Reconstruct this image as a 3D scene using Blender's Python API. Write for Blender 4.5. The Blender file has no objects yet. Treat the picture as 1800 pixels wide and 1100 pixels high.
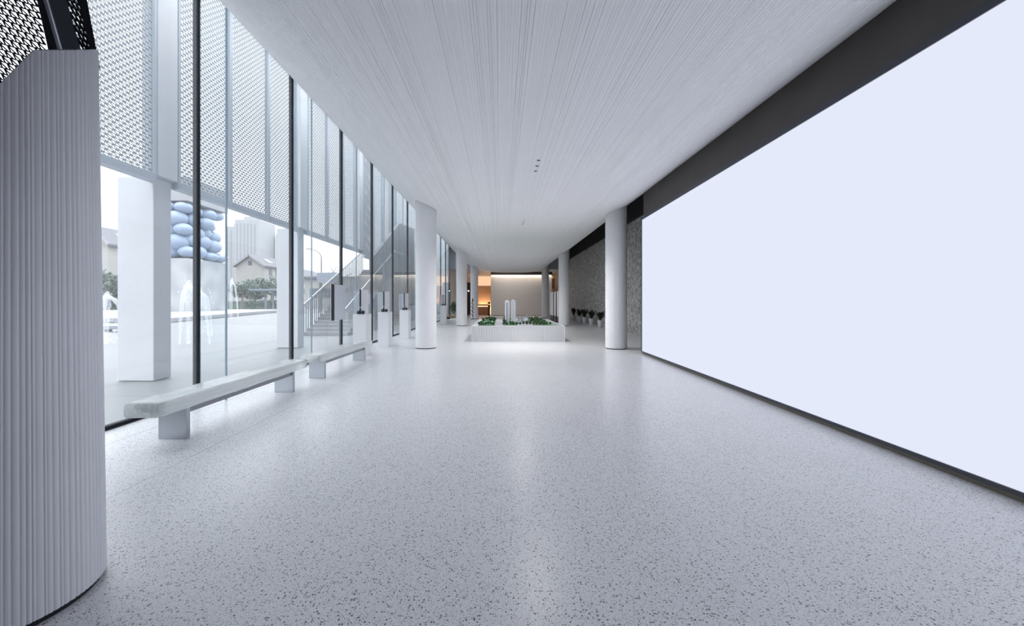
import bpy, bmesh, math, random
from mathutils import Vector, Matrix
random.seed(7)
S = bpy.context.scene
COL = S.collection
PI = math.pi

# ---------------------------------------------------------------- camera, sky, exposure
H = 1.5                       # eye height, metres
F = 700.0                     # focal length in pixels of the 1800 px wide frame
cam_d = bpy.data.cameras.new('camera')
cam_d.sensor_width = 36.0
cam_d.lens = 36.0 * F / 1800.0
cam_d.shift_x = (900 - 880) / 1800.0
cam_d.shift_y = (529 - 550) / 1800.0
cam_d.clip_start = 0.02
cam_d.clip_end = 2000
cam = bpy.data.objects.new('camera', cam_d)
COL.objects.link(cam)
cam.location = (0, 0, H)
cam.rotation_euler = (PI / 2, 0, 0)
S.camera = cam

world = bpy.data.worlds.new('overcast_sky')
S.world = world
world.use_nodes = True
wn = world.node_tree.nodes
wl = world.node_tree.links
bg = wn['Background']
bg.inputs['Strength'].default_value = 2.2
# overcast sky: the zenith is brighter than the horizon
_tc = wn.new('ShaderNodeTexCoord')
_sx = wn.new('ShaderNodeSeparateXYZ')
wl.new(_tc.outputs['Generated'], _sx.inputs[0])
_mr = wn.new('ShaderNodeMapRange')
_mr.inputs['From Min'].default_value = 0.5
_mr.inputs['From Max'].default_value = 1.0
_mr.inputs['To Min'].default_value = 0.0
_mr.inputs['To Max'].default_value = 1.0
wl.new(_sx.outputs['Z'], _mr.inputs['Value'])
_cr = wn.new('ShaderNodeMix')
_cr.data_type = 'RGBA'
_cr.inputs[6].default_value = (0.96, 0.98, 1.02, 1)
_cr.inputs[7].default_value = (3.1, 3.2, 3.35, 1)
wl.new(_mr.outputs['Result'], _cr.inputs[0])
wl.new(_cr.outputs[2], bg.inputs['Color'])

S.view_settings.view_transform = 'Standard'
S.view_settings.look = 'None'
S.view_settings.gamma = 1
S.view_settings.exposure = 0.0
try:
    S.view_settings.use_curve_mapping = False
except Exception:
    pass
S.cycles.max_bounces = 14
S.cycles.diffuse_bounces = 7
S.cycles.glossy_bounces = 6
S.cycles.transmission_bounces = 10
S.cycles.transparent_max_bounces = 40
S.cycles.sample_clamp_indirect = 8


def W(px, py, y):
    """picture pixel at depth y -> world point"""
    return Vector(((px - 880) / F * y, y, H + (529 - py) / F * y))


# ---------------------------------------------------------------- materials
def mat(name, color, rough=0.5, metal=0.0, spec=0.5, trans=0.0, ior=1.45, emit=None, estr=0.0, alpha=1.0):
    m = bpy.data.materials.new(name)
    m.use_nodes = True
    p = m.node_tree.nodes['Principled BSDF']
    p.inputs['Base Color'].default_value = (*color, 1)
    p.inputs['Roughness'].default_value = rough
    p.inputs['Metallic'].default_value = metal
    p.inputs['Specular IOR Level'].default_value = spec
    p.inputs['Transmission Weight'].default_value = trans
    p.inputs['IOR'].default_value = ior
    p.inputs['Alpha'].default_value = alpha
    if emit:
        p.inputs['Emission Color'].default_value = (*emit, 1)
        p.inputs['Emission Strength'].default_value = estr
    return m


def nodes(m):
    nt = m.node_tree
    return nt.nodes, nt.links, nt.nodes['Principled BSDF']


def noise_mat(name, c1, c2, scale=8, rough=0.6, detail=4, bump=0.0, metal=0.0, stretch=None, spec=0.5):
    m = mat(name, c1, rough, metal, spec)
    n, l, p = nodes(m)
    tc = n.new('ShaderNodeTexCoord')
    mp = n.new('ShaderNodeMapping')
    if stretch:
        mp.inputs['Scale'].default_value = stretch
    l.new(tc.outputs['Object'], mp.inputs['Vector'])
    t = n.new('ShaderNodeTexNoise')
    t.inputs['Scale'].default_value = scale
    t.inputs['Detail'].default_value = detail
    l.new(mp.outputs['Vector'], t.inputs['Vector'])
    r = n.new('ShaderNodeValToRGB')
    r.color_ramp.elements[0].color = (*c1, 1)
    r.color_ramp.elements[1].color = (*c2, 1)
    r.color_ramp.elements[0].position = 0.35
    r.color_ramp.elements[1].position = 0.65
    l.new(t.outputs['Fac'], r.inputs['Fac'])
    l.new(r.outputs['Color'], p.inputs['Base Color'])
    if bump:
        b = n.new('ShaderNodeBump')
        b.inputs['Strength'].default_value = bump
        b.inputs['Distance'].default_value = 0.02
        l.new(t.outputs['Fac'], b.inputs['Height'])
        l.new(b.outputs['Normal'], p.inputs['Normal'])
    return m


def terrazzo():
    m = mat('terrazzo', (0.7, 0.71, 0.74), 0.3)
    n, l, p = nodes(m)
    tc = n.new('ShaderNodeTexCoord')

    def chips(scale, thr, size):
        v = n.new('ShaderNodeTexVoronoi')
        v.voronoi_dimensions = '2D'
        v.inputs['Scale'].default_value = scale
        l.new(tc.outputs['Object'], v.inputs['Vector'])
        s = n.new('ShaderNodeSeparateColor')
        l.new(v.outputs['Color'], s.inputs['Color'])
        k = n.new('ShaderNodeMath'); k.operation = 'MULTIPLY'
        k.inputs[1].default_value = size
        l.new(s.outputs['Green'], k.inputs[0])
        a = n.new('ShaderNodeMath'); a.operation = 'LESS_THAN'
        l.new(v.outputs['Distance'], a.inputs[0]); l.new(k.outputs[0], a.inputs[1])
        b = n.new('ShaderNodeMath'); b.operation = 'LESS_THAN'
        l.new(s.outputs['Red'], b.inputs[0]); b.inputs[1].default_value = thr
        c = n.new('ShaderNodeMath'); c.operation = 'MULTIPLY'
        l.new(a.outputs[0], c.inputs[0]); l.new(b.outputs[0], c.inputs[1])
        return c, s
    base = n.new('ShaderNodeTexNoise')
    base.inputs['Scale'].default_value = 1.3
    base.inputs['Detail'].default_value = 6
    l.new(tc.outputs['Object'], base.inputs['Vector'])
    r = n.new('ShaderNodeValToRGB')
    r.color_ramp.elements[0].color = (0.79, 0.795, 0.81, 1)
    r.color_ramp.elements[1].color = (0.85, 0.855, 0.87, 1)
    l.new(base.outputs['Fac'], r.inputs['Fac'])
    last = r.outputs['Color']
    for scale, thr, size, colr in ((260, 0.5, 0.55, (0.52, 0.52, 0.55, 1)),
                                   (140, 0.34, 0.5, (0.33, 0.32, 0.34, 1)),
                                   (80, 0.24, 0.45, (0.11, 0.09, 0.095, 1))):
        c, s = chips(scale, thr, size)
        mx = n.new('ShaderNodeMix'); mx.data_type = 'RGBA'
        l.new(c.outputs[0], mx.inputs[0])
        l.new(last, mx.inputs[6])
        mx.inputs[7].default_value = colr
        last = mx.outputs[2]
    # two narrow joints running along the glass wall
    g = n.new('ShaderNodeSeparateXYZ')
    l.new(tc.outputs['Object'], g.inputs[0])
    for jx, w in ((-2.98, 0.006), (-4.11, 0.008)):
        d = n.new('ShaderNodeMath'); d.operation = 'COMPARE'
        d.inputs[1].default_value = jx; d.inputs[2].default_value = w
        l.new(g.outputs['X'], d.inputs[0])
        mx = n.new('ShaderNodeMix'); mx.data_type = 'RGBA'
        k = n.new('ShaderNodeMath'); k.operation = 'MULTIPLY'; k.inputs[1].default_value = 0.55
        l.new(d.outputs[0], k.inputs[0]); l.new(k.outputs[0], mx.inputs[0])
        l.new(last, mx.inputs[6]); mx.inputs[7].default_value = (0.3, 0.31, 0.33, 1)
        last = mx.outputs[2]
    l.new(last, p.inputs['Base Color'])
    p.inputs['Roughness'].default_value = 0.28
    p.inputs['Specular IOR Level'].default_value = 0.5
    return m


def pane_mat(name, tint, veil=0.04, veil_col=(0.9, 0.93, 0.96), refl=0.8, base=0.025):
    m = bpy.data.materials.new(name)
    m.use_nodes = True
    n, l = m.node_tree.nodes, m.node_tree.links
    n.remove(n['Principled BSDF'])
    out = n['Material Output']
    tr = n.new('ShaderNodeBsdfTransparent'); tr.inputs[0].default_value = (*tint, 1)
    gl = n.new('ShaderNodeBsdfGlossy'); gl.inputs['Roughness'].default_value = 0.0
    gl.inputs['Color'].default_value = (0.95, 0.98, 1, 1)
    tl = n.new('ShaderNodeBsdfTranslucent'); tl.inputs[0].default_value = (*veil_col, 1)
    m1 = n.new('ShaderNodeMixShader'); m1.inputs[0].default_value = veil
    l.new(tr.outputs[0], m1.inputs[1]); l.new(tl.outputs[0], m1.inputs[2])
    lw = n.new('ShaderNodeLayerWeight'); lw.inputs['Blend'].default_value = 0.5
    pw = n.new('ShaderNodeMath'); pw.operation = 'POWER'; pw.inputs[1].default_value = 5
    l.new(lw.outputs['Facing'], pw.inputs[0])
    ma = n.new('ShaderNodeMath'); ma.operation = 'MULTIPLY_ADD'
    ma.inputs[1].default_value = refl; ma.inputs[2].default_value = base
    l.new(pw.outputs[0], ma.inputs[0])
    m2 = n.new('ShaderNodeMixShader')
    l.new(ma.outputs[0], m2.inputs[0]); l.new(m1.outputs[0], m2.inputs[1]); l.new(gl.outputs[0], m2.inputs[2])
    l.new(m2.outputs[0], out.inputs['Surface'])
    return m


def mosaic_mat():
    m = mat('stone_mosaic', (0.2, 0.2, 0.2), 0.6)
    n, l, p = nodes(m)
    tc = n.new('ShaderNodeTexCoord')
    v = n.new('ShaderNodeTexVoronoi'); v.inputs['Scale'].default_value = 9
    l.new(tc.outputs['Object'], v.inputs['Vector'])
    r = n.new('ShaderNodeValToRGB')
    r.color_ramp.elements[0].color = (0.25, 0.245, 0.24, 1)
    r.color_ramp.elements[1].color = (0.62, 0.61, 0.59, 1)
    s = n.new('ShaderNodeSeparateColor')
    l.new(v.outputs['Color'], s.inputs['Color'])
    l.new(s.outputs['Red'], r.inputs['Fac'])
    l.new(r.outputs['Color'], p.inputs['Base Color'])
    b = n.new('ShaderNodeBump'); b.inputs['Strength'].default_value = 0.6; b.inputs['Distance'].default_value = 0.03
    l.new(v.outputs['Distance'], b.inputs['Height']); l.new(b.outputs['Normal'], p.inputs['Normal'])
    return m


def stripes_mat(name, c1, c2, scale, axis='X', rough=0.5):
    m = mat(name, c1, rough)
    n, l, p = nodes(m)
    tc = n.new('ShaderNodeTexCoord')
    w = n.new('ShaderNodeTexWave'); w.bands_direction = axis
    w.inputs['Scale'].default_value = scale; w.inputs['Distortion'].default_value = 0.4
    l.new(tc.outputs['Object'], w.inputs['Vector'])
    r = n.new('ShaderNodeValToRGB')
    r.color_ramp.elements[0].color = (*c1, 1); r.color_ramp.elements[1].color = (*c2, 1)
    l.new(w.outputs['Fac'], r.inputs['Fac']); l.new(r.outputs['Color'], p.inputs['Base Color'])
    return m


def paving_mat():
    m = mat('pale_paving', (0.5, 0.5, 0.5), 0.45)
    n, l, p = nodes(m)
    tc = n.new('ShaderNodeTexCoord')
    b = n.new('ShaderNodeTexBrick')
    b.inputs['Scale'].default_value = 1.0
    b.inputs['Brick Width'].default_value = 4.2; b.inputs['Row Height'].default_value = 2.1
    b.inputs['Mortar Size'].default_value = 0.018
    b.inputs['Color1'].default_value = (0.17, 0.175, 0.182, 1)
    b.inputs['Color2'].default_value = (0.185, 0.19, 0.198, 1)
    b.inputs['Mortar'].default_value = (0.12, 0.125, 0.13, 1)
    l.new(tc.outputs['Object'], b.inputs['Vector']); l.new(b.outputs['Color'], p.inputs['Base Color'])
    return m


def cast_glass():
    m = bpy.data.materials.new('cast_glass')
    m.use_nodes = True
    n, l = m.node_tree.nodes, m.node_tree.links
    p = n['Principled BSDF']
    p.inputs['Base Color'].default_value = (0.92, 0.96, 0.95, 1)
    p.inputs['Roughness'].default_value = 0.08
    p.inputs['Transmission Weight'].default_value = 0.5
    p.inputs['IOR'].default_value = 1.35
    tc = n.new('ShaderNodeTexCoord'); mp = n.new('ShaderNodeMapping')
    mp.inputs['Scale'].default_value = (22, 0.7, 26)
    l.new(tc.outputs['Object'], mp.inputs['Vector'])
    t = n.new('ShaderNodeTexNoise'); t.inputs['Scale'].default_value = 1.6; t.inputs['Detail'].default_value = 5
    l.new(mp.outputs['Vector'], t.inputs['Vector'])
    b = n.new('ShaderNodeBump'); b.inputs['Strength'].default_value = 0.5; b.inputs['Distance'].default_value = 0.02
    l.new(t.outputs['Fac'], b.inputs['Height']); l.new(b.outputs['Normal'], p.inputs['Normal'])
    r = n.new('ShaderNodeValToRGB')
    r.color_ramp.elements[0].color = (0.82, 0.87, 0.86, 1); r.color_ramp.elements[0].position = 0.36
    r.color_ramp.elements[1].color = (1.0, 1.0, 1.0, 1); r.color_ramp.elements[1].position = 0.62
    l.new(t.outputs['Fac'], r.inputs['Fac']); l.new(r.outputs['Color'], p.inputs['Base Color'])
    return m


M = dict(
    floor=terrazzo(),
    ceil=mat('white_ribbed_plaster', (0.84, 0.84, 0.85), 0.7),
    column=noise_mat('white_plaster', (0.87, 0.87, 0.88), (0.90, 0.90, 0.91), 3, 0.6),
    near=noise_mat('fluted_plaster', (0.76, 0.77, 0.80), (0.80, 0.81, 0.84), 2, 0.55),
    black=mat('black_metal', (0.012, 0.013, 0.018), 0.35),
    mull=mat('charcoal_mullion', (0.014, 0.018, 0.024), 0.7, spec=0.25),
    darkwall=noise_mat('dark_panel', (0.07, 0.064, 0.058), (0.08, 0.074, 0.068), 1.5, 0.5),
    darkband=mat('dark_void_paint', (0.03, 0.03, 0.034), 0.6),
    frame=mat('screen_frame', (0.045, 0.05, 0.065), 0.35),
    bronze=mat('bronze_strip', (0.16, 0.145, 0.115), 0.4),
    screen=mat('screen_panel', (0, 0, 0), 0.6, spec=0.0, emit=(0.784, 0.823, 0.965), estr=1.0),
    mosaic=mosaic_mat(),
    dimwall=noise_mat('dim_grey_plaster', (0.26, 0.26, 0.28), (0.3, 0.3, 0.32), 1.0, 0.7),
    farclad=noise_mat('pale_grey_cladding', (0.36, 0.385, 0.41), (0.40, 0.425, 0.45), 0.5, 0.5),
    greywall=noise_mat('grey_plaster', (0.5, 0.5, 0.52), (0.56, 0.56, 0.58), 1.0, 0.7),
    pane=pane_mat('window_pane', (0.965, 0.98, 0.99), 0.045),
    fin=pane_mat('fin_pane', (0.97, 0.985, 0.99), 0.006, base=0.012),
    edge=mat('glass_edge', (0.35, 0.44, 0.5), 0.2),
    metal=mat('brushed_steel', (0.50, 0.53, 0.57), 0.3, metal=0.85),
    polished=mat('polished_steel', (0.30, 0.30, 0.34), 0.15, metal=0.9),
    bench=cast_glass(),
    white=mat('white_lacquer', (0.80, 0.81, 0.83), 0.4),
    board=mat('light_grey_board', (0.74, 0.75, 0.79), 0.4),
    acrylic=pane_mat('frosted_acrylic', (0.86, 0.89, 0.92), 0.35),
    alu=noise_mat('white_aluminium', (0.56, 0.575, 0.60), (0.60, 0.615, 0.64), 1.0, 0.45),
    lattice=mat('lattice_metal', (0.30, 0.33, 0.36), 0.5),
    screenframe=mat('facade_frame', (0.40, 0.45, 0.51), 0.45),
    paving=paving_mat(),
    stone=noise_mat('pale_stone', (0.29, 0.295, 0.31), (0.32, 0.325, 0.34), 0.8, 0.6),
    plinth=noise_mat('printed_plinth', (0.33, 0.345, 0.36), (0.41, 0.42, 0.435), 0.55, 0.6, detail=0),
    balloon=mat('pale_blue_vinyl', (0.27, 0.34, 0.46), 0.4),
    step=mat('grey_granite', (0.22, 0.225, 0.24), 0.6),
    stepwall=mat('grey_cladding', (0.22, 0.23, 0.25), 0.6),
    rail=mat('painted_rail', (0.12, 0.13, 0.15), 0.4),
    railtop=mat('bright_handrail', (0.45, 0.47, 0.50), 0.3),
    render=noise_mat('cream_render', (0.37, 0.36, 0.345), (0.40, 0.39, 0.375), 0.6, 0.8),
    roof=stripes_mat('grey_tiles', (0.13, 0.13, 0.145), (0.17, 0.17, 0.185), 2.5, 'Z', 0.8),
    glassdark=mat('window_dark', (0.12, 0.14, 0.16), 0.2),
    tower=stripes_mat('tower_facade', (0.35, 0.365, 0.38), (0.37, 0.385, 0.40), 0.12, 'X', 0.7),  # distance haze put into the pale facade colour
    towerwin=mat('tower_windows', (0.28, 0.30, 0.32), 0.3),
    tablewhite=mat('table_white', (0.70, 0.705, 0.72), 0.45),
    leaf=noise_mat('foliage', (0.09, 0.125, 0.105), (0.16, 0.20, 0.17), 1.2, 0.7),
    bark=mat('bark', (0.22, 0.20, 0.19), 0.8),
    water=pane_mat('water_spray', (0.98, 0.985, 0.99), 0.14, (0.95, 0.97, 1.0)),
    signgrey=mat('blue_grey_panel', (0.24, 0.27, 0.32), 0.6),
    warmwall=noise_mat('warm_plaster', (0.62, 0.50, 0.38), (0.70, 0.57, 0.44), 3, 0.7),
    woodwall=stripes_mat('slatted_timber', (0.28, 0.13, 0.07), (0.36, 0.18, 0.10), 9, 'X'),
    tanwall=noise_mat('tan_stone', (0.42, 0.27, 0.16), (0.56, 0.37, 0.23), 22, 0.6),
    farwall=noise_mat('far_white_plaster', (0.62, 0.61, 0.61), (0.66, 0.65, 0.65), 0.4, 0.6),
    deskwood=mat('desk_timber', (0.5, 0.28, 0.15), 0.4),
    darkwood=mat('dark_timber', (0.06, 0.04, 0.04), 0.5),
    warm=mat('warm_led', (0, 0, 0), 0.5, emit=(1.0, 0.84, 0.66), estr=22.0),
    warm2=mat('warm_led_soft', (0, 0, 0), 0.5, emit=(1.0, 0.62, 0.36), estr=5.0),
    warm4=mat('warm_fill', (0, 0, 0), 0.5, emit=(1.0, 0.66, 0.42), estr=22.0),
    wallglow=mat('warm_wall_glow', (0.1, 0.08, 0.06), 0.5, emit=(1.0, 0.60, 0.36), estr=1.0),  # emission stands for lamplight on the lobby wall
    warm3=mat('fill_white', (0, 0, 0), 0.5, emit=(1.0, 0.93, 0.86), estr=8.0),
    pot=mat('white_ceramic', (0.72, 0.73, 0.76), 0.35),
    soil=mat('potting_soil', (0.03, 0.025, 0.02), 0.9),
    plant=noise_mat('dark_leaf', (0.012, 0.022, 0.016), (0.03, 0.05, 0.03), 14, 0.45),
    shrub=noise_mat('shrub_leaf', (0.03, 0.07, 0.045), (0.06, 0.12, 0.07), 9, 0.6),
    mtree=noise_mat('model_foliage', (0.012, 0.04, 0.02), (0.04, 0.09, 0.03), 20, 0.8),
    mlawn=mat('model_lawn', (0.20, 0.47, 0.27), 0.6),
    mgrass=noise_mat('model_grass', (0.05, 0.13, 0.05), (0.10, 0.20, 0.07), 12, 0.8),
    mroad=mat('model_road', (0.42, 0.42, 0.46), 0.7),
    mbuild=mat('model_tower', (0.66, 0.68, 0.74), 0.4),
    mwin=mat('model_windows', (0.20, 0.22, 0.26), 0.3),
    mgrey=mat('model_podium', (0.36, 0.38, 0.42), 0.5),
    gold=mat('dried_stems', (0.42, 0.32, 0.16), 0.8),
    silver=mat('silver_band', (0.6, 0.62, 0.66), 0.25, metal=0.7),
    rubber=mat('black_rubber', (0.02, 0.021, 0.025), 0.4),
    void=mat('downlight_recess', (0.01, 0.01, 0.012), 0.6),
    darklat=mat('dark_lattice', (0.01, 0.011, 0.014), 0.5),
    darkclad=mat('dark_cladding', (0.085, 0.095, 0.11), 0.35),
    roofdeck=mat('roof_deck', (0.12, 0.12, 0.13), 0.8),
)


# ---------------------------------------------------------------- mesh helpers
class MB:
    def __init__(s):
        s.v, s.f = [], []

    def add(s, vs, fs):
        o = len(s.v)
        s.v += [tuple(v) for v in vs]
        s.f += [tuple(i + o for i in f) for f in fs]
        return s

    def box(s, x0, x1, y0, y1, z0, z1):
        return s.add([(x0, y0, z0), (x1, y0, z0), (x1, y1, z0), (x0, y1, z0),
                      (x0, y0, z1), (x1, y0, z1), (x1, y1, z1), (x0, y1, z1)],
                     [(0, 3, 2, 1), (4, 5, 6, 7), (0, 1, 5, 4), (1, 2, 6, 5), (2, 3, 7, 6), (3, 0, 4, 7)])

    def beam(s, p, q, w, h, up=(0, 0, 1)):
        p, q = Vector(p), Vector(q)
        d = (q - p).normalized()
        u = Vector(up)
        a = d.cross(u)
        if a.length < 1e-5:
            a = d.cross(Vector((1, 0, 0)))
        a.normalize()
        b = a.cross(d).normalized()
        vs = []
        for c in (p, q):
            for i, j in ((-1, -1), (1, -1), (1, 1), (-1, 1)):
                vs.append(c + a * (i * w / 2) + b * (j * h / 2))
        return s.add(vs, [(3, 2, 1, 0), (4, 5, 6, 7), (0, 1, 5, 4), (1, 2, 6, 5), (2, 3, 7, 6), (3, 0, 4, 7)])

    def tube(s, pts, rs, n=10, caps=True):
        pts = [Vector(p) for p in pts]
        if not hasattr(rs, '__len__'):
            rs = [rs] * len(pts)
        o = len(s.v)
        prev = None
        for i, p in enumerate(pts):
            d = (pts[min(i + 1, len(pts) - 1)] - pts[max(i - 1, 0)]).normalized()
            a = d.cross(Vector((0, 0, 1))) if prev is None else prev - d * prev.dot(d)
            if a.length < 1e-4:
                a = d.cross(Vector((1, 0, 0)))
            a.normalize()
            prev = a
            b = d.cross(a)
            for k in range(n):
                t = 2 * PI * k / n
                s.v.append(tuple(p + (a * math.cos(t) + b * math.sin(t)) * rs[i]))
        for i in range(len(pts) - 1):
            for k in range(n):
                k2 = (k + 1) % n
                s.f.append((o + i * n + k, o + i * n + k2, o + (i + 1) * n + k2, o + (i + 1) * n + k))
        if caps:
            s.f.append(tuple(o + k for k in reversed(range(n))))
            s.f.append(tuple(o + (len(pts) - 1) * n + k for k in range(n)))
        return s

    def lathe(s, prof, n=24, c=(0, 0)):
        o = len(s.v)
        for r, z in prof:
            for k in range(n):
                t = 2 * PI * k / n
                s.v.append((c[0] + r * math.cos(t), c[1] + r * math.sin(t), z))
        for i in range(len(prof) - 1):
            for k in range(n):
                k2 = (k + 1) % n
                s.f.append((o + i * n + k, o + i * n + k2, o + (i + 1) * n + k2, o + (i + 1) * n + k))
        s.f.append(tuple(o + k for k in reversed(range(n))))
        s.f.append(tuple(o + (len(prof) - 1) * n + k for k in range(n)))
        return s

    def ell(s, c, r, nu=16, nv=10, rot=None, jit=0):
        vs = []
        for j in range(1, nv):
            ph = PI * j / nv
            for i in range(nu):
                th = 2 * PI * i / nu
                v = Vector((r[0] * math.sin(ph) * math.cos(th), r[1] * math.sin(ph) * math.sin(th), r[2] * math.cos(ph)))
                if jit:
                    v *= 1 + random.uniform(-jit, jit)
                vs.append(v)
        top, bot = Vector((0, 0, r[2])), Vector((0, 0, -r[2]))
        vs += [top, bot]
        if rot:
            vs = [rot @ v for v in vs]
        vs = [v + Vector(c) for v in vs]
        fs = []
        for j in range(nv - 2):
            for i in range(nu):
                i2 = (i + 1) % nu
                fs.append((j * nu + i, (j + 1) * nu + i, (j + 1) * nu + i2, j * nu + i2))
        t, b = (nv - 1) * nu, (nv - 1) * nu + 1
        for i in range(nu):
            i2 = (i + 1) % nu
            fs.append((t, i, i2))
            fs.append((b, (nv - 2) * nu + i2, (nv - 2) * nu + i))
        return s.add(vs, fs)

    def prism(s, poly, axis, a, b):
        """poly of 2D points extruded from a to b along axis"""
        def mk(p, t):
            if axis == 'x':
                return (t, p[0], p[1])
            if axis == 'y':
                return (p[0], t, p[1])
            return (p[0], p[1], t)
        n = len(poly)
        vs = [mk(p, a) for p in poly] + [mk(p, b) for p in poly]
        fs = [tuple(range(n)), tuple(range(2 * n - 1, n - 1, -1))]
        for i in range(n):
            j = (i + 1) % n
            fs.append((i, i + n, j + n, j))
        return s.add(vs, fs)


LOC = {}


def obj(name, mb, m, parent=None, smooth=False, bevel=0.0, fixn=True):
    off = LOC.get(parent.name, Vector((0, 0, 0))) if parent else Vector((0, 0, 0))
    me = bpy.data.meshes.new(name)
    me.from_pydata([tuple(Vector(v) - off) for v in mb.v], [], mb.f)
    if fixn:
        b = bmesh.new(); b.from_mesh(me)
        bmesh.ops.recalc_face_normals(b, faces=b.faces)
        b.to_mesh(me); b.free()
    me.materials.append(M[m] if isinstance(m, str) else m)
    if smooth:
        for p in me.polygons:
            p.use_smooth = True
    o = bpy.data.objects.new(name, me)
    COL.objects.link(o)
    if parent:
        o.parent = parent
        LOC[o.name] = off
    if bevel:
        md = o.modifiers.new('bevel', 'BEVEL'); md.width = bevel; md.segments = 2; md.limit_method = 'ANGLE'
    return o


def thing(name, label, cat, loc=(0, 0, 0), group=None):
    o = bpy.data.objects.new(name, None)
    o.empty_display_size = 0.2
    COL.objects.link(o)
    o.location = loc
    LOC[o.name] = Vector(loc)
    return tag(o, label, cat, group)


def tag(o, label, cat, group=None, kind=None):
    o['label'] = label
    o['category'] = cat
    if group:
        o['group'] = group
    if kind:
        o['kind'] = kind
    return o


def struct(name, mb, m, label, cat, smooth=False, fixn=True, bevel=0):
    return tag(obj(name, mb, m, None, smooth, bevel, fixn), label, cat, None, 'structure')


def copy_tree(o, parent=None):
    c = o.copy()
    COL.objects.link(c)
    if parent:
        c.parent = parent
    for ch in [k for k in bpy.data.objects if k.parent == o]:
        copy_tree(ch, c)
    return c


# ---------------------------------------------------------------- the room shell
GX = -4.6                      # glass wall
XR = lambda y: 3.845 + 0.0177 * y   # slightly turned right wall
REND = 11.33                   # end of the screen wall


def hull(x):
    u = x - 0.65
    if u < 0:
        return 4.1 + 0.285 * (-u / 2.65) ** 3.16
    return 4.1 + 0.14 * (u / 2.67) ** 4.9


f = MB().add([(GX, -4, 0), (7, -4, 0), (7, 52, 0), (GX, 52, 0)], [(0, 1, 2, 3)])
struct('floor', f, 'floor', 'pale grey speckled terrazzo floor of the long hall', 'floor')

# boat-hull ceiling with irregular ribs running the length of the hall
prof = []
x = -4.52
rr = random.Random(3)
while x < 4.12:
    w = rr.choice([0.014, 0.018, 0.022, 0.026, 0.036])
    g = rr.choice([0.004, 0.005, 0.007])
    d = rr.choice([0.003, 0.004, 0.005, 0.010])
    prof += [(x, 0), (x + w, 0), (x + w + 0.002, d), (x + w + g, d), (x + w + g + 0.002, 0)]
    x += w + g + 0.003
prof = [p for p in prof if p[0] < 4.12]
c = MB()
ys = [-4, 2, 8, 14, 20, 26, 32, 36.4]
n = len(prof)
for yy in ys:
    for px_, d in prof:
        c.v.append((px_, yy, hull(px_) + d))
for i in range(len(ys) - 1):
    for k in range(n - 1):
        c.f.append((i * n + k, i * n + k + 1, (i + 1) * n + k + 1, (i + 1) * n + k))
# closed rounded nose at the far end
o_ = len(c.v)
for px_, d in prof:
    c.v.append((px_, 36.55, 7.2))
for k in range(n - 1):
    a = (len(ys) - 1) * n
    c.f.append((a + k, a + k + 1, o_ + k + 1, o_ + k))
struct('ceiling', c, 'ceil', 'white ribbed hull shaped ceiling curving up to the glass', 'ceiling', fixn=False)

struct('roof', MB().box(-4.9, 7.2, -4.2, 52, 7.3, 7.6), 'roofdeck', 'grey roof deck above the hall', 'roof')
struct('wall_back', MB().box(-5, 4.6, -4.2, -4, 0, 7.3), 'dimwall', 'plain grey wall behind the viewer', 'wall')
struct('unseen_wall_left', MB().box(GX - 0.2, GX, -4, 3.25, 0, 7.3), 'dimwall', 'unseen solid wall left of the near column, cutting daylight', 'wall')  # glazing left out here to cut light near the viewer
# right wall that carries the screen: slightly turned, full height
w = MB()
ya, yb = -4, REND
for yy in (ya, yb):
    w.v += [(XR(yy) + 0.02, yy, 0), (7.0, yy, 0), (7.0, yy, 7.3), (XR(yy) + 0.02, yy, 7.3)]
w.f += [(0, 3, 2, 1), (4, 5, 6, 7), (0, 4, 7, 3), (1, 2, 6, 5), (2, 3, 7, 6), (0, 1, 5, 4)]
struct('wall_right', w, 'darkwall', 'dark brown wall around the giant blank screen', 'wall')
struct('wall_right_recess', MB().box(6.1, 6.4, REND, 52, 0, 5.17), 'mosaic', 'grey stone mosaic wall behind the row of white potted plants', 'wall')
struct('trim_1', MB().box(6.0, 6.4, REND, 52, 5.17, 7.3), 'darkband', 'black band along the top of the mosaic wall', 'trim')
bb = MB()
for yy in (ya, yb):
    bb.v += [(XR(yy) - 0.012, yy, 0), (XR(yy) + 0.03, yy, 0), (XR(yy) + 0.03, yy, 0.045), (XR(yy) - 0.012, yy, 0.045)]
bb.f += [(0, 3, 2, 1), (4, 5, 6, 7), (0, 4, 7, 3), (1, 2, 6, 5), (2, 3, 7, 6), (0, 1, 5, 4)]
struct('baseboard_right', bb, 'bronze', 'thin bronze strip under the screen frame', 'trim')

# far lobby
struct('trim_7', MB().box(-4.6, 6.0, 36.62, 36.8, 4.43, 7.3), 'greywall', 'grey bulkhead above the lobby ceiling', 'trim')
struct('ceiling_lobby', MB().box(-4.6, 6.1, 36.6, 52, 4.43, 4.6), 'greywall', 'flat grey ceiling of the far lobby', 'ceiling')
struct('wall_far', MB().box(-0.99, 5.2, 40.4, 40.9, 0.05, 4.14), 'farwall', 'white feature wall at the far end lit from above', 'wall')
struct('baseboard_far', MB().box(-0.96, 5.17, 40.44, 40.86, 0, 0.06), 'darkwood', 'dark recessed foot of the far white wall', 'trim')
struct('trim_2', MB().box(-0.99, 5.2, 40.05, 40.14, 4.17, 4.43), 'darkwood', 'dark fascia above the far white wall', 'trim')
struct('wall_lobby', MB().box(-2.75, -0.6, 47.0, 47.3, 0, 3.3), 'tanwall', 'tan stone wall behind the reception desk', 'wall')
struct('wall_lobby_upper', MB().box(-5.0, -0.6, 47.3, 47.4, 0, 4.43), 'warmwall', 'warm lit plaster above the tan stone wall', 'wall')
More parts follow.
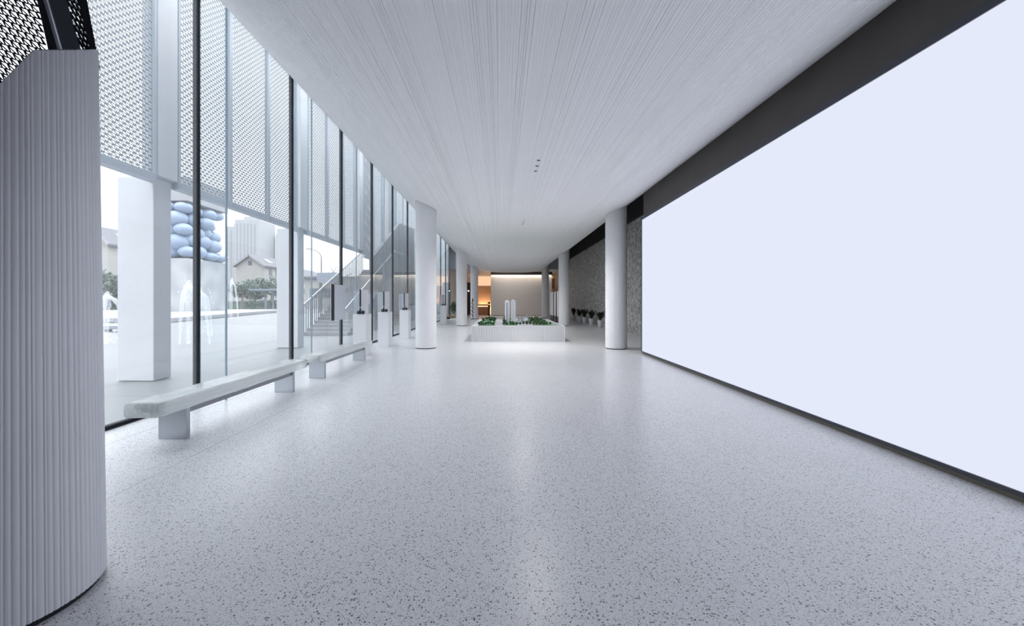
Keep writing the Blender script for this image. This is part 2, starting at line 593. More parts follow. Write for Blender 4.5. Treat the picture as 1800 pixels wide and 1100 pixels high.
struct('wall_lobby_dark', MB().box(-4.6, -2.75, 44.0, 44.2, 0, 3.55), 'darkwood', 'dark timber wall beside the far left column', 'wall')
struct('wall_lobby_end', MB().box(4.9, 7.0, 47.0, 47.3, 0, 4.43), 'warmwall', 'warm plaster wall right of the far white wall', 'wall')
wp = MB().box(5.45, 6.1, 45.0, 45.1, 2.75, 4.05)
struct('trim_3', wp, 'woodwall', 'brown slatted timber panel above the pale arch', 'trim')
arc = [(5.45, 2.2)] + [(5.45 + 0.55 * (1 + math.cos(PI - t * PI / 12)) , 2.2 + 0.72 * math.sin(t * PI / 12)) for t in range(13)] + [(6.55, 2.2)]
struct('trim_4', MB().prism(arc, 'y', 44.9, 44.97), 'warmwall', 'pale arch below the brown timber panel', 'trim')
struct('wall_end', MB().box(-5, 7, 52, 52.2, 0, 7.3), 'greywall', 'end wall of the lobby', 'wall')

# ---------------------------------------------------------------- glass wall: panes, black mullions, glass fins
GT = 6.7
mz = [3.31 + 2.73 * k for k in range(13)]
for i in range(12):
    a, b = mz[i], mz[i + 1]
    nm = 'window_%d' % (i + 1)
    wt = thing(nm, 'tall glass pane of the window wall, number %s from the near end' % ['one', 'two', 'three', 'four', 'five', 'six', 'seven', 'eight', 'nine', 'ten', 'eleven', 'twelve', 'thirteen'][i], 'window', (GX, a, 0))
    wt['kind'] = 'structure'
    obj('pane', MB().box(GX - 0.012, GX + 0.012, a + 0.03, b - 0.03, 0.04, GT), 'pane', wt)
    fr = MB().box(GX - 0.05, GX + 0.03, b - 0.024, b + 0.024, 0.0, GT)
    obj('mullion', fr, 'mull', wt)
    obj('channel', MB().box(GX - 0.04, GX + 0.04, a + 0.03, b - 0.03, 0.0, 0.045), 'mull', wt)
    fn = obj('glass_fin', MB().box(GX + 0.04, -4.17, b - 0.012, b + 0.012, 0.0, min(GT, hull(-4.17) - .02)), 'fin', wt)
    obj('fin_edge', MB().box(-4.172, -4.155, b - 0.014, b + 0.014, 0.0, hull(-4.155) - .02), 'edge', wt)
struct('wall_left_far', MB().box(GX - 0.2, GX, mz[12] + .05, 52, 0, 7.3), 'greywall', 'solid wall beyond the last window of the hall', 'wall')
struct('trim_5', MB().box(GX - 0.2, GX + 0.06, 3.25, mz[12] + .05, GT, 7.3), 'mull', 'dark head above the window wall', 'trim')


# ---------------------------------------------------------------- round columns
def shaft(cx, cy, r0, r1, topf, amp, flutes, seed, z0=0.025, zsplit=1):
    q = random.Random(seed)
    ws = [q.uniform(0.5, 1.6) for _ in range(flutes)]
    tot = sum(ws)
    th, ring = 0.0, []
    for wv in ws:
        span = 2 * PI * wv / tot
        d = amp * q.uniform(0.5, 1.3)
        for t, k in ((0.0, -1.0), (0.14, -0.25), (0.32, 0.0), (0.55, 0.05), (0.8, 0.0), (0.93, -0.3)):
            ring.append((th + span * t, d * k))
        th += span
    m = MB()
    nn = len(ring)
    for lev in range(zsplit + 1):
        tt = lev / zsplit
        for a, d in ring:
            zt = topf(cx + r1 * math.cos(a), cy + r1 * math.sin(a))
            z = z0 + (zt - z0) * tt
            rr_ = r0 + (r1 - r0) * tt + d
            m.v.append((cx + rr_ * math.cos(a), cy + rr_ * math.sin(a), z))
    for lev in range(zsplit):
        for k in range(nn):
            k2 = (k + 1) % nn
            m.f.append((lev * nn + k, lev * nn + k2, (lev + 1) * nn + k2, (lev + 1) * nn + k))
    m.f.append(tuple(zsplit * nn + k for k in range(nn)))
    return m


cols = [(-2.39, 12.76, 'first white round column on the left, beside the pedestals'),
        (-2.37, 24.2, 'second white round column on the left, behind the pedestals'),
        (-2.26, 34.2, 'farthest left round column, behind the rack of dark tablets'),
        (3.66, 12.63, 'first white round column on the right, beside the giant screen'),
        (3.86, 24.25, 'second white round column on the right, behind the model table'),
        (4.03, 35.9, 'farthest right round column, before the far white wall')]
for i, (cx, cy, lab) in enumerate(cols):
    t = thing('round_column', lab, 'column', (cx, cy, 0), 'white round columns of the hall')
    obj('shaft', shaft(cx, cy, 0.33, 0.33, lambda x, y: hull(x) - 0.004, 0.004, 64, 20 + i), 'column', t, True)
    obj('base_ring', MB().lathe([(0.315, 0.0), (0.315, 0.03)], 40, (cx, cy)), 'black', t)

NC = (-2.475, 1.98)


def near_top(x, y):
    """slanted cut of the shaft: level on the right, falling away on the left"""
    px = 880 + F * x / y
    py = 88 if px >= 60 else 88 + (60 - px)
    return max(2.0, min(3.1, H + (529 - py) * y / F))


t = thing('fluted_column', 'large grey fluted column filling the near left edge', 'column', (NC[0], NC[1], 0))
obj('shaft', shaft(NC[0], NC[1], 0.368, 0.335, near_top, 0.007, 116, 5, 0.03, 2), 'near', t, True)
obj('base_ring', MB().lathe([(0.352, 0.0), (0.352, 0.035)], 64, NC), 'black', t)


# ---------------------------------------------------------------- lattice screens
def lattice(mb, org, ua, va, L, Hh, bw=0.125, bh=0.062, t=0.0175, d=0.006, clip=None):
    """brick pattern of bars, each brick halved by a diagonal; ua along, va up"""
    org, ua, va = Vector(org), Vector(ua).normalized(), Vector(va).normalized()
    nrm = ua.cross(va).normalized()

    def bar(u0, v0, u1, v1, th):
        if clip and not (clip(u0, v0) and clip(u1, v1)):
            return
        p = org + ua * u0 + va * v0
        q = org + ua * u1 + va * v1
        dd = (q - p).normalized()
        s_ = nrm.cross(dd) * (th / 2)
        n_ = nrm * (d / 2)
        o = len(mb.v)
        for c_ in (p, q):
            for e in (s_ + n_, s_ - n_, -s_ - n_, -s_ + n_):
                mb.v.append(tuple(c_ + e))
        for k in range(4):
            k2 = (k + 1) % 4
            mb.f.append((o + k, o + k2, o + 4 + k2, o + 4 + k))
    rows = int(Hh / bh)
    for r in range(rows + 1):
        v = r * bh
        st = L / max(1, int(L / bw))
        u = 0.0
        while u < L - 1e-6:
            bar(u, v, min(u + st, L), v, t)
            u += st
        if r == rows:
            break
        off = (r % 2) * bw / 2
        u = -off
        while u < L:
            if 0 < u < L:
                bar(u, v, u, v + bh, t * 0.8)
            u0, u1 = u, u + bw
            v0, v1 = v + bh, v
            if u0 < 0:
                v0 = v + bh * (1 + u0 / bw); u0 = 0
            if u1 > L:
                v1 = v + bh * (u1 - L) / bw; u1 = L
            if u1 - u0 > 0.02:
                bar(u0, v0, u1, v1, t)
            u += bw
    return mb


MX, MB0, MT = -6.45, 3.72, 9.6
PW = 1.55


def lattice_panel(label):
    t = thing('lattice_screen', label, 'facade screen', (MX, 0, MB0), 'lattice screens of the facade')
    fr = MB()
    fr.box(MX - 0.05, MX + 0.05, 0, 0.05, MB0, MT)
    fr.box(MX - 0.05, MX + 0.05, PW - 0.05, PW, MB0, MT)
    fr.box(MX - 0.07, MX + 0.07, 0.05, PW - 0.05, MB0, MB0 + 0.14)
    obj('frame', fr, 'screenframe', t)
    lm = lattice(MB(), (MX, 0.05, MB0 + 0.14), (0, 1, 0), (0, 0, 1), PW - 0.1, MT - MB0 - 0.14)
    obj('lattice', lm, 'lattice', t)
    return t


starts = [5.87, 7.92, 9.47, 11.02, 13.24, 14.79, 16.34, 18.56]
struct('trim_6', MB().box(MX - 0.12, MX - 0.07, 5.85, 20.2, MB0, MB0 + 0.16), 'screenframe', 'long rail behind the foot of the lattice screens', 'trim')
labs = ['white lattice facade screen nearest the fluted column, left of the first outdoor pillar',
        'lattice facade screen just right of the first outdoor pillar',
        'lattice facade screen above the balloon sculpture, second past the first pillar',
        'lattice facade screen just left of the second outdoor pillar',
        'lattice facade screen just right of the second outdoor pillar',
        'lattice facade screen above the foot of the staircase',
        'lattice facade screen left of the hanging pillar by the staircase',
        'last lattice facade screen beyond the hanging pillar']
p0 = None
for y0, lab in zip(starts, labs):
    if p0 is None:
        p0 = lattice_panel(lab); o = p0
    else:
        o = copy_tree(p0); o['label'] = lab
    o.location.y = y0
for k, lab in enumerate(['pale lattice facade screen rising behind the sloping grey wall', 'pale lattice facade screen behind the peak of the grey wall', 'far pale lattice facade screen past the stair handrail', 'farthest pale lattice facade screen over the grey wall']):
    o = copy_tree(p0); o['label'] = lab
    o.location = (-6.98, 20.3 + 1.6 * k, MB0)

# square outdoor pillars
for i, (y0, zb, lab) in enumerate(((7.47, 0, 'first white square pillar outside the glass, near left'), (12.78, 0, 'second white square pillar outside the glass, left of the staircase'), (18.1, 3.75, 'short white pillar hanging in the facade above the staircase'))):
    t = thing('square_pillar', lab, 'pillar', (-6.85, y0, zb), 'square pillars outside')
    if zb == 0:
        obj('lower_cladding', MB().box(-7.19, -6.51, y0, y0 + 0.4, 0, 3.83), 'alu', t, bevel=0.012)
    obj('upper_cladding', MB().box(-6.70, -6.40, y0 - 0.03, y0 + 0.43, max(3.85, zb), 9.6), 'alu', t, bevel=0.012)

# dark lattice canopy over the near column (leaning frame)
DY = 2.45
t = thing('lattice_canopy', 'black leaning lattice canopy above the fluted column', 'canopy', W(80, 120, DY))


def quadbar(pa, pb, pc, pd, d0, d1):
    m = MB()
    vs = [W(*p, d0) for p in (pa, pb, pc, pd)] + [W(*p, d1) for p in (pa, pb, pc, pd)]
    m.add(vs, [(0, 1, 2, 3), (7, 6, 5, 4), (0, 4, 5, 1), (1, 5, 6, 2), (2, 6, 7, 3), (3, 7, 4, 0)])
    return m


obj('frame', quadbar((-10, -330), (-2, -330), (112, 120), (92, 120), DY, DY + 0.05), 'black', t)
obj('cladding', quadbar((-2, -330), (20, -330), (152, 120), (112, 120), DY + 0.01, DY + 0.06), 'darkclad', t)
obj('corner_bead', MB().tube([W(-13, -330, DY), W(116, 120, DY)], 0.014, 8), 'metal', t, True)
obj('edge_bar', quadbar((58, -330), (89, -330), (176, 120), (166, 120), DY, DY + 0.05), 'black', t)
ua = Vector((1, 0, -0.42)).normalized()
va = (W(55, -40, DY + .03) - W(95, 110, DY + .03)).normalized()
mbl = MB()


def lat_px(mb, left, right, ytop, ybot):
    """lattice between two leaning lines (px at ytop / ybot), built on the plane at DY + .03"""
    def at(u, v):
        xl = left[0] + (left[1] - left[0]) * v
        xr = right[0] + (right[1] - right[0]) * v
        return W(xl + (xr - xl) * u, ytop + (ybot - ytop) * v, DY + 0.03)
    wpx = right[0] - left[0]
    rows = int((ybot - ytop) / 11)
    colsn = max(2, int(abs(wpx) / 14))
    slope = 0.30

    def pt(uu, r):
        v = r / rows
        # rows drift downwards to the right
        v = v + slope * uu * wpx / (ybot - ytop) - 0.12
        return at(uu, max(0, min(1, v)))
    for r in range(rows + 6):
        for k in range(colsn):
            off = 0.5 if r % 2 else 0.0
            u0, u1 = (k) / colsn, (k + 1) / colsn
            a_, b_ = pt(u0, r), pt(u1, r)
            if (a_ - b_).length > 1e-4:
                mb.beam(a_, b_, 0.006, 0.0075, (0, 1, 0))
            um = (k + off) / colsn
            c_, d_ = pt(um, r), pt(min(1, um + 0.30 / colsn), r + 1)
            if (c_ - d_).length > 0.006:
                mb.beam(c_, d_, 0.006, 0.005, (0, 1, 0))
            c_, d_ = pt(um, r), pt(min(1, um + 1.0 / colsn), r + 1.0)
            if (c_ - d_).length > 0.006:
                mb.beam(c_, d_, 0.006, 0.0065, (0, 1, 0))
    return mb


obj('lattice', lat_px(MB(), (-150, -50), (4.5, 97), -330, 170), 'darklat', t)
obj('side_lattice', lat_px(MB(), (20, 152), (62, 167), -330, 120), 'darklat', t)

# ---------------------------------------------------------------- giant blank screen
t = thing('video_wall', 'giant blank glowing screen covering the right wall', 'screen', (XR(4), 4, 0.05))
ys0, ys1, zs0, zs1 = -2.0, REND - 0.03, 0.085, 3.80
sm = MB()
for yy in (ys0, ys1):
    sm.v += [(XR(yy) - 0.03, yy, zs0), (XR(yy) + 0.015, yy, zs0), (XR(yy) + 0.015, yy, zs1), (XR(yy) - 0.03, yy, zs1)]
sm.f += [(0, 3, 2, 1), (4, 5, 6, 7), (0, 4, 7, 3), (1, 2, 6, 5), (2, 3, 7, 6), (0, 1, 5, 4)]
obj('display_panel', sm, 'screen', t)


def rbar(y0, y1, z0, z1, out=0.045):
    m = MB()
    for yy in (y0, y1):
        m.v += [(XR(yy) - out, yy, z0), (XR(yy) + 0.018, yy, z0), (XR(yy) + 0.018, yy, z1), (XR(yy) - out, yy, z1)]
    m.f += [(0, 3, 2, 1), (4, 5, 6, 7), (0, 4, 7, 3), (1, 2, 6, 5), (2, 3, 7, 6), (0, 1, 5, 4)]
    return m


obj('bottom_frame', rbar(ys0, ys1 + 0.04, 0.047, zs0), 'frame', t)
obj('top_frame', rbar(ys0, ys1 + 0.04, zs1, zs1 + 0.075), 'frame', t)
obj('end_frame', rbar(ys1, ys1 + 0.05, zs0, zs1), 'frame', t)

# ---------------------------------------------------------------- glass benches
def rounded_rect(x0, x1, z0, z1, r, n=5):
    pts = []
    for cx, cz, a0 in ((x1 - r, z1 - r, 0), (x0 + r, z1 - r, 90), (x0 + r, z0 + r, 180), (x1 - r, z0 + r, 270)):
        for k in range(n + 1):
            a = math.radians(a0 + 90 * k / n)
            pts.append((cx + r * math.cos(a), cz + r * math.sin(a)))
    return pts


def bench(y0, y1, l1, l2, lab):
    t = thing('glass_bench', lab, 'bench', (-3.54, (y0 + y1) / 2, 0), 'glass benches along the window wall')
    m = MB()
    nseg = 26
    base = rounded_rect(-3.72, -3.355, 0.345, 0.495, 0.035)
    q = random.Random(int(y0 * 10))
    k = len(base)
    for i in range(nseg + 1):
        yy = y0 + (y1 - y0) * i / nseg
        e = 0.94 if i in (0, nseg) else 1.0
        for j, (bx, bz) in enumerate(base):
            sx = 0.002 * math.sin(yy * 5 + bz * 40) + q.uniform(-0.002, 0.002)
            sz = 0.002 * math.sin(yy * 7 + bx * 30) + q.uniform(-0.002, 0.002)
            m.v.append((-3.54 + (bx + 3.54) * e + sx, yy, 0.42 + (bz - 0.42) * e + sz))
    for i in range(nseg):
        for j in range(k):
            j2 = (j + 1) % k
            m.f.append((i * k + j, i * k + j2, (i + 1) * k + j2, (i + 1) * k + j))
    m.f.append(tuple(range(k)))
    m.f.append(tuple(nseg * k + j for j in reversed(range(k))))
    obj('seat_slab', m, 'bench', t, True)
    obj('beam', MB().box(-3.66, -3.43, l1 + 0.058, l2 - 0.002, 0.276, 0.338), 'polished', t, bevel=0.004)
    for yy in (l1, l2):
        obj('leg', MB().box(-3.715, -3.41, yy, yy + 0.056, 0.0, 0.338), 'metal', t, bevel=0.004)
    return t


bench(3.92, 6.94, 4.32, 6.54, 'nearest cast glass bench on steel legs by the window')
bench(7.37, 10.45, 7.72, 10.0, 'second cast glass bench on steel legs, farther along the window')

# ---------------------------------------------------------------- pedestals with listening boards and headphones
ped_rows = [(10.85, 'first from the near end', 'nearest'), (13.05, 'second from the near end', 'second'), (15.85, 'beside the first left column', 'third'), (25.0, 'behind the first left column', 'farthest')]
for i, (y0, where, nth) in enumerate(ped_rows):
    xa, xb = (-4.03, -3.67) if i < 3 else (-3.80, -3.44)
    xm = (xa + xb) / 2
    hp = 1.14 if i < 3 else 1.22
    p = tag(obj('pedestal', MB().box(xa, xb, y0, y0 + 0.46, 0, hp), 'white', bevel=0.006),
            'white square pedestal by the window, %s' % where, 'pedestal', 'white pedestals by the window')
    t = thing('listening_board', 'upright grey board with black edge on the %s pedestal' % nth, 'display board', (xm, y0 + 0.2, hp), 'display boards on pedestals')
    top = hp + 0.68
    obj('board', MB().box(xm - 0.012, xm + 0.014, y0 + 0.09, y0 + 0.70, hp, top), 'board', t)
    obj('black_edge', MB().box(xm - 0.016, xm + 0.018, y0 + 0.06, y0 + 0.09, hp, top), 'black', t)
    obj('acrylic_pane', MB().box(xa - 0.13, xm - 0.012, y0 + 0.42, y0 + 0.435, hp, top - 0.02), 'acrylic', t)
    # headphones leaning on the edge
    h = thing('headphones', 'black headphones with silver band on the %s pedestal' % nth, 'headphones', (xm, y0 + 0.02, hp), 'headphones on the pedestals')
    cxh, cyh = xm + 0.035, y0 + 0.02
    arcp = [(cxh - 0.062 * math.cos(a) * 1.05, cyh - 0.018 + 0.0 * a, hp + 0.07 + 0.115 * math.sin(a)) for a in [PI * k / 12 for k in range(13)]]
    obj('headband', MB().tube(arcp, 0.010, 8), 'silver', h, True)
    for sx in (-1, 1):
        cc = Vector((cxh + sx * 0.062, cyh - 0.018, hp + 0.053))
        e = MB().lathe([(0.02, -0.024), (0.046, -0.022), (0.052, -0.008), (0.052, 0.01), (0.044, 0.02), (0.03, 0.022)], 20)
        rot = Matrix.Rotation(math.radians(68), 3, 'X') @ Matrix.Rotation(math.radians(sx * 22), 3, 'Y')
        e.v = [tuple(rot @ Vector(v) + cc) for v in e.v]
        obj('ear_cup', e, 'rubber', h, True)

# board fixed to a mullion without a pedestal
t = thing('wall_board', 'floating grey board with thick black edge fixed to a mullion above the second bench', 'display board', (GX + 0.06, 11.0, 1.0))
obj('board', MB().box(-4.573, -4.52, 10.815, 11.6, 0.975, 1.955), 'board', t, bevel=0.004)
obj('black_edge', MB().box(-4.583, -4.513, 10.78, 10.815, 0.97, 1.96), 'black', t)
# the board is clamped to the glass fin edge
obj('bracket', MB().box(-4.588, -4.573, 11.40, 11.52, 1.4, 1.5), 'metal', t)

# ---------------------------------------------------------------- model table
TY0, TY1, TX0, TX1, TH = 14.6, 20.0, -1.08, 2.37, 0.58
t = thing('model_table', 'long white ribbed plinth carrying the city model', 'table', ((TX0 + TX1) / 2, TY0, 0))
m = MB()
ribs = 56
prof2 = []
for i in range(ribs):
    a = TX0 + (TX1 - TX0) * i / ribs
    b = TX0 + (TX1 - TX0) * (i + 1) / ribs
    prof2 += [(a + 0.009, TY0 + 0.035), (a + 0.012, TY0), (b - 0.012, TY0), (b - 0.009, TY0 + 0.035)]
prof2 += [(TX1, TY1), (TX0, TY1)]
m.prism(prof2, 'z', 0.0, TH - 0.012)
obj('ribbed_body', m, 'tablewhite', t)
obj('table_top', MB().box(TX0, TX1, TY0 - 0.002, TY1, TH - 0.012, TH), 'tablewhite', t)

a = thing('city_model', 'miniature city model with green parks and two white towers', 'model', (0.6, 17, TH))
bx0, bx1 = TX0 + 0.25, TX1 - 0.12
obj('base_board', MB().box(bx0, bx1, TY0 + 0.12, TY1 - 0.1, TH, TH + 0.012), 'mroad', a)
for k, (x0, x1, y0, y1, mt) in enumerate(((-0.83, -0.22, 14.8, 19.6, 'mgrass'), (0.1, 0.62, 14.9, 19.7, 'mgrass'), (0.7, 1.2, 16.2, 19.7, 'mgrey'), (1.25, 2.1, 15.0, 19.6, 'mgrass'))):
    obj('park' if mt == 'mgrass' else 'podium', MB().box(x0, x1, y0, y1, TH + 0.012, TH + 0.022), mt, a)
obj('playing_field', MB().box(-0.72, -0.32, 15.1, 17.6, TH + 0.022, TH + 0.028), 'mlawn', a)
obj('playing_field', MB().box(1.85, 2.08, 15.0, 17.6, TH + 0.022, TH + 0.028), 'mlawn', a)
for k, (x0, x1, y0, y1, hh) in enumerate(((0.17, 0.36, 15.9, 16.15, 0.905), (0.42, 0.60, 16.0, 16.25, 0.93))):
    zb = TH + 0.022
    tw = obj('tower', MB().box(x0, x1, y0, y1, zb, zb + hh).box(x0 + 0.03, x1 - 0.06, y0 + 0.03, y1 - 0.03, zb + hh, zb + hh + 0.03), 'mbuild', a)
    wn_ = MB()
    if k == 0:
        for r in range(24):
            zz = zb + 0.05 + r * 0.0335
            wn_.box(x0 + 0.055, x1 - 0.075, y0 - 0.004, y0 + 0.004, zz, zz + 0.022)
            wn_.box(x1 - 0.045, x1 - 0.03, y0 - 0.004, y0 + 0.004, zz, zz + 0.018)
    else:
        wn_.box(x0 + 0.075, x0 + 0.09, y0 - 0.004, y0 + 0.004, zb + 0.03, zb + hh - 0.02)
        wn_.box(x1 - 0.03, x1 - 0.022, y0 - 0.004, y0 + 0.004, zb + 0.03, zb + hh - 0.02)
    obj('tower_windows', wn_, 'mwin', tw)
for (x0, x1, y0, y1, hh, mt) in ((0.64, 0.72, 16.3, 16.6, 0.17, 'mbuild'), (0.98, 1.10, 16.2, 16.5, 0.20, 'mbuild'), (0.86, 0.95, 16.9, 17.2, 0.24, 'mgrey'), (1.16, 1.24, 17.4, 17.7, 0.26, 'mgrey'), (0.75, 0.84, 17.6, 18.0, 0.22, 'mgrey')):
    obj('low_block', MB().box(x0, x1, y0, y1, TH + 0.022, TH + 0.022 + hh), mt, a, bevel=0.004)
q = random.Random(11)
tree_me = None
spots = []
for k in range(7):
    spots.append((-0.8 + 0.085 * k, 14.86))
for k in range(15):
    spots.append((0.11 + 0.125 * k, 14.95))
for _ in range(70):
    x0, x1 = q.choice([(-0.82, -0.24), (0.12, 0.6), (1.27, 1.84), (1.27, 1.84), (1.27, 1.84)])
    spots.append((q.uniform(x0, x1), q.uniform(15.2, 19.5)))
pt = None
for k, (sx, sy) in enumerate(spots):
    if -0.74 < sx < -0.30 and 15.0 < sy < 17.7:
        sy = q.uniform(17.8, 19.5)
    if pt is None:
        g = MB().ell((0.6, 17, TH + 0.075), (0.045, 0.045, 0.055), 8, 6, jit=0.15)
        g.tube([(0.6, 17, TH), (0.6, 17, TH + 0.04)], 0.006, 5)
        pt = obj('model_tree', g, 'mtree', a); o = pt
    else:
        o = pt.copy(); COL.objects.link(o)
    o.location = (sx - 0.6, sy - 17, 0.022)
    o.scale = (q.uniform(0.85, 1.5),) * 2 + (q.uniform(0.75, 1.4),)

# ---------------------------------------------------------------- potted plants along the mosaic wall
def potted(x, y, lab, seed, hh=1.0):
    q = random.Random(seed)
    t = thing('potted_plant', lab, 'plant', (x, y, 0), 'potted plants along the mosaic wall')
    pm = MB().lathe([(0.10, 0.0), (0.115, 0.01), (0.16, 0.40), (0.165, 0.42), (0.15, 0.42), (0.14, 0.37)], 20, (x, y))
    obj('pot', pm, 'pot', t, True)
    obj('soil', MB().lathe([(0.14, 0.372), (0.138, 0.39)], 16, (x, y)), 'soil', t)
    lm = MB()
    for k in range(34):
        az = q.uniform(0, 2 * PI)
        le = q.uniform(0.36, 0.72) * hh
        out = q.uniform(0.12, 0.36)
        d = Vector((math.cos(az), math.sin(az), 0))
        sd = Vector((-d.y, d.x, 0))
        zb = 0.39 + q.uniform(0, 0.12)
        prevs = None
        for s_ in range(6):
            u = s_ / 5
            c_ = Vector((x, y, zb)) + d * (0.03 + out * u ** 1.4) + Vector((0, 0, le * (u - 0.28 * u * u)))
            wv = 0.055 * math.sin(PI * min(1, 0.12 + u * 0.88)) + 0.004
            cur = (c_ + sd * wv, c_ - sd * wv)
            if prevs:
                lm.add([prevs[0], prevs[1], cur[1], cur[0]], [(0, 1, 2, 3)])
            prevs = cur
    obj('foliage', lm, 'plant', t, fixn=False)
    return t


for (x, y, lab, sd) in ((5.60, 22.4, 'nearest potted plant by the mosaic wall, half behind the column', 1), (5.60, 24.6, 'second nearest potted plant by the mosaic wall', 2),
                        (5.60, 26.6, 'middle plant of the five by the mosaic wall', 3), (5.60, 28.4, 'second farthest potted plant by the mosaic wall', 4), (5.60, 30.6, 'farthest potted plant by the mosaic wall, beside the second right column', 5)):
    potted(x, y, lab, sd)

# ---------------------------------------------------------------- tall boards right of the model
for i, (y0, ln, lab) in enumerate(((26.4, 0.85, 'nearest tall white board with black edge, right of the city model'), (27.65, 0.95, 'middle of the three tall white boards behind the city model'), (29.0, 1.9, 'farthest of the three tall white boards behind the city model'))):
    t = thing('tall_board', lab, 'display board', (3.87, y0, 0), 'tall display boards')
    obj('panel', MB().box(3.84, 3.90, y0 + 0.06, y0 + ln, 0.45, 2.16), 'white', t)
    obj('black_edge', MB().box(3.835, 3.905, y0, y0 + 0.06, 0.0, 2.17), 'black', t)
    obj('dark_foot', MB().box(3.838, 3.902, y0 + 0.06, y0 + ln, 0.0, 0.45), 'black', t)

# ---------------------------------------------------------------- far lobby furniture
t = thing('brochure_rack', 'slim rack of tilted dark tablets before the farthest left column', 'rack', (-2.33, 33.2, 0))
obj('pole', MB().tube([(-2.33, 33.22, 0.02), (-2.33, 33.22, 1.78)], 0.018, 8), 'black', t, True)
obj('foot', MB().box(-2.5, -2.16, 33.05, 33.4, 0, 0.03), 'black', t)
for k in range(5):
    z = 0.30 + 0.31 * k
    tr = MB().beam((-2.42, 33.14, z + 0.15), (-2.24, 33.14, z - 0.10), 0.05, 0.07, (0, 1, 0)) if k < 4 else MB().box(-2.38, -2.28, 33.12, 33.19, z - 0.1, z + 0.12)
    obj('tray', tr, 'rubber', t)

t = thing('reception_desk', 'timber reception desk glowing in the warm lobby', 'desk', (-2.0, 43, 0))
obj('body', MB().box(-2.72, -1.28, 42.9, 43.5, 0, 1.08), 'deskwood', t, bevel=0.01)
obj('counter', MB().box(-2.75, -1.25, 42.85, 43.55, 1.08, 1.14), 'deskwood', t, bevel=0.01)
obj('lit_ledge', MB().box(-2.70, -1.30, 42.86, 42.9, 0.92, 0.96), 'warm2', t)
t = thing('floor_stand', 'slim dark stand at the left end of the far white wall', 'stand', (-1.2, 41.2, 0))
obj('stem', MB().lathe([(0.14, 0), (0.15, 0.03), (0.09, 0.1), (0.10, 0.8), (0.13, 1.0), (0.06, 1.12)], 14, (-1.2, 41.2)), 'darkwood', t, True)
obj('head', MB().ell((-1.2, 41.2, 1.3), (0.13, 0.13, 0.11), 12, 8), 'darkwood', t, True)
tag(obj('pendant_lamp', MB().ell((-3.55, 43.94, 2.62), (0.07, 0.07, 0.07), 12, 8), mat('bulb', (0, 0, 0), emit=(1, 0.9, 0.8), estr=4)), 'small glowing round lamp against the dark timber wall', 'lamp')

# low white plinth with dried arrangements, left behind the pedestals
t = thing('low_plinth', 'low white plinth by the window near the second left column', 'plinth', (-3.35, 29, 0))
obj('body', MB().box(-3.82, -2.9, 25.9, 32.5, 0, 0.22), 'white', t, bevel=0.008)
obj('slab_top', MB().box(-3.86, -2.86, 25.85, 32.55, 0.22, 0.26), 'white', t, bevel=0.008)
for k, (x, y, lab) in enumerate(((-3.66, 27.4, 'nearest dried arrangement on the low white plinth'), (-3.45, 29.0, 'yellowish dried arrangement on the middle of the low plinth'), (-3.15, 30.2, 'farthest dried arrangement on the low white plinth'))):
    t = thing('dried_arrangement', lab, 'arrangement', (x, y, 0.26), 'arrangements on the low plinth')
    obj('bowl', MB().lathe([(0.10, 0.26), (0.2, 0.30), (0.24, 0.36), (0.22, 0.36), (0.16, 0.31)], 16, (x, y)), 'black' if k != 1 else 'gold', t, True)
    sm = MB(); q = random.Random(k)
    for s_ in range(26):
        an, r_ = q.uniform(0, 2 * PI), q.uniform(0.1, 0.32)
        sm.tube([(x, y, 0.32), (x + r_ * math.cos(an), y + r_ * math.sin(an), 0.36 + q.uniform(0.02, 0.14))], [0.008, 0.018], 5)
    obj('stems', sm, 'gold' if k != 2 else 'shrub', t)


def leaf_cloud(mb, c, r, n, size, q):
    for _ in range(n):
        v = Vector((q.gauss(0, 1), q.gauss(0, 1), q.gauss(0, 1))).normalized() * (q.random() ** 0.4)
        p = Vector((c[0] + v.x * r[0], c[1] + v.y * r[1], c[2] + v.z * r[2]))
        a_ = Vector((q.uniform(-1, 1), q.uniform(-1, 1), q.uniform(-1, 1))).normalized()
        b_ = a_.cross(Vector((q.uniform(-1, 1), q.uniform(-1, 1), q.uniform(-1, 1)))).normalized()
        s_ = size * q.uniform(0.6, 1.3)
        mb.add([p - a_ * s_, p - b_ * s_ * 0.5, p + a_ * s_, p + b_ * s_ * 0.5], [(0, 1, 2, 3)])
    return mb


q = random.Random(4)
t = thing('potted_shrub', 'green leafy potted shrub by the window behind the second left column', 'plant', (-3.92, 33.6, 0))
obj('pot', MB().lathe([(0.16, 0), (0.22, 0.36), (0.2, 0.36), (0.18, 0.3)], 18, (-3.92, 33.6)), 'pot', t, True)
obj('stem', MB().tube([(-3.92, 33.6, 0.3), (-3.92, 33.6, 0.9)], 0.025, 7), 'bark', t)
obj('foliage', leaf_cloud(MB(), (-3.92, 33.6, 0.98), (0.36, 0.36, 0.5), 420, 0.07, q), 'shrub', t, fixn=False)

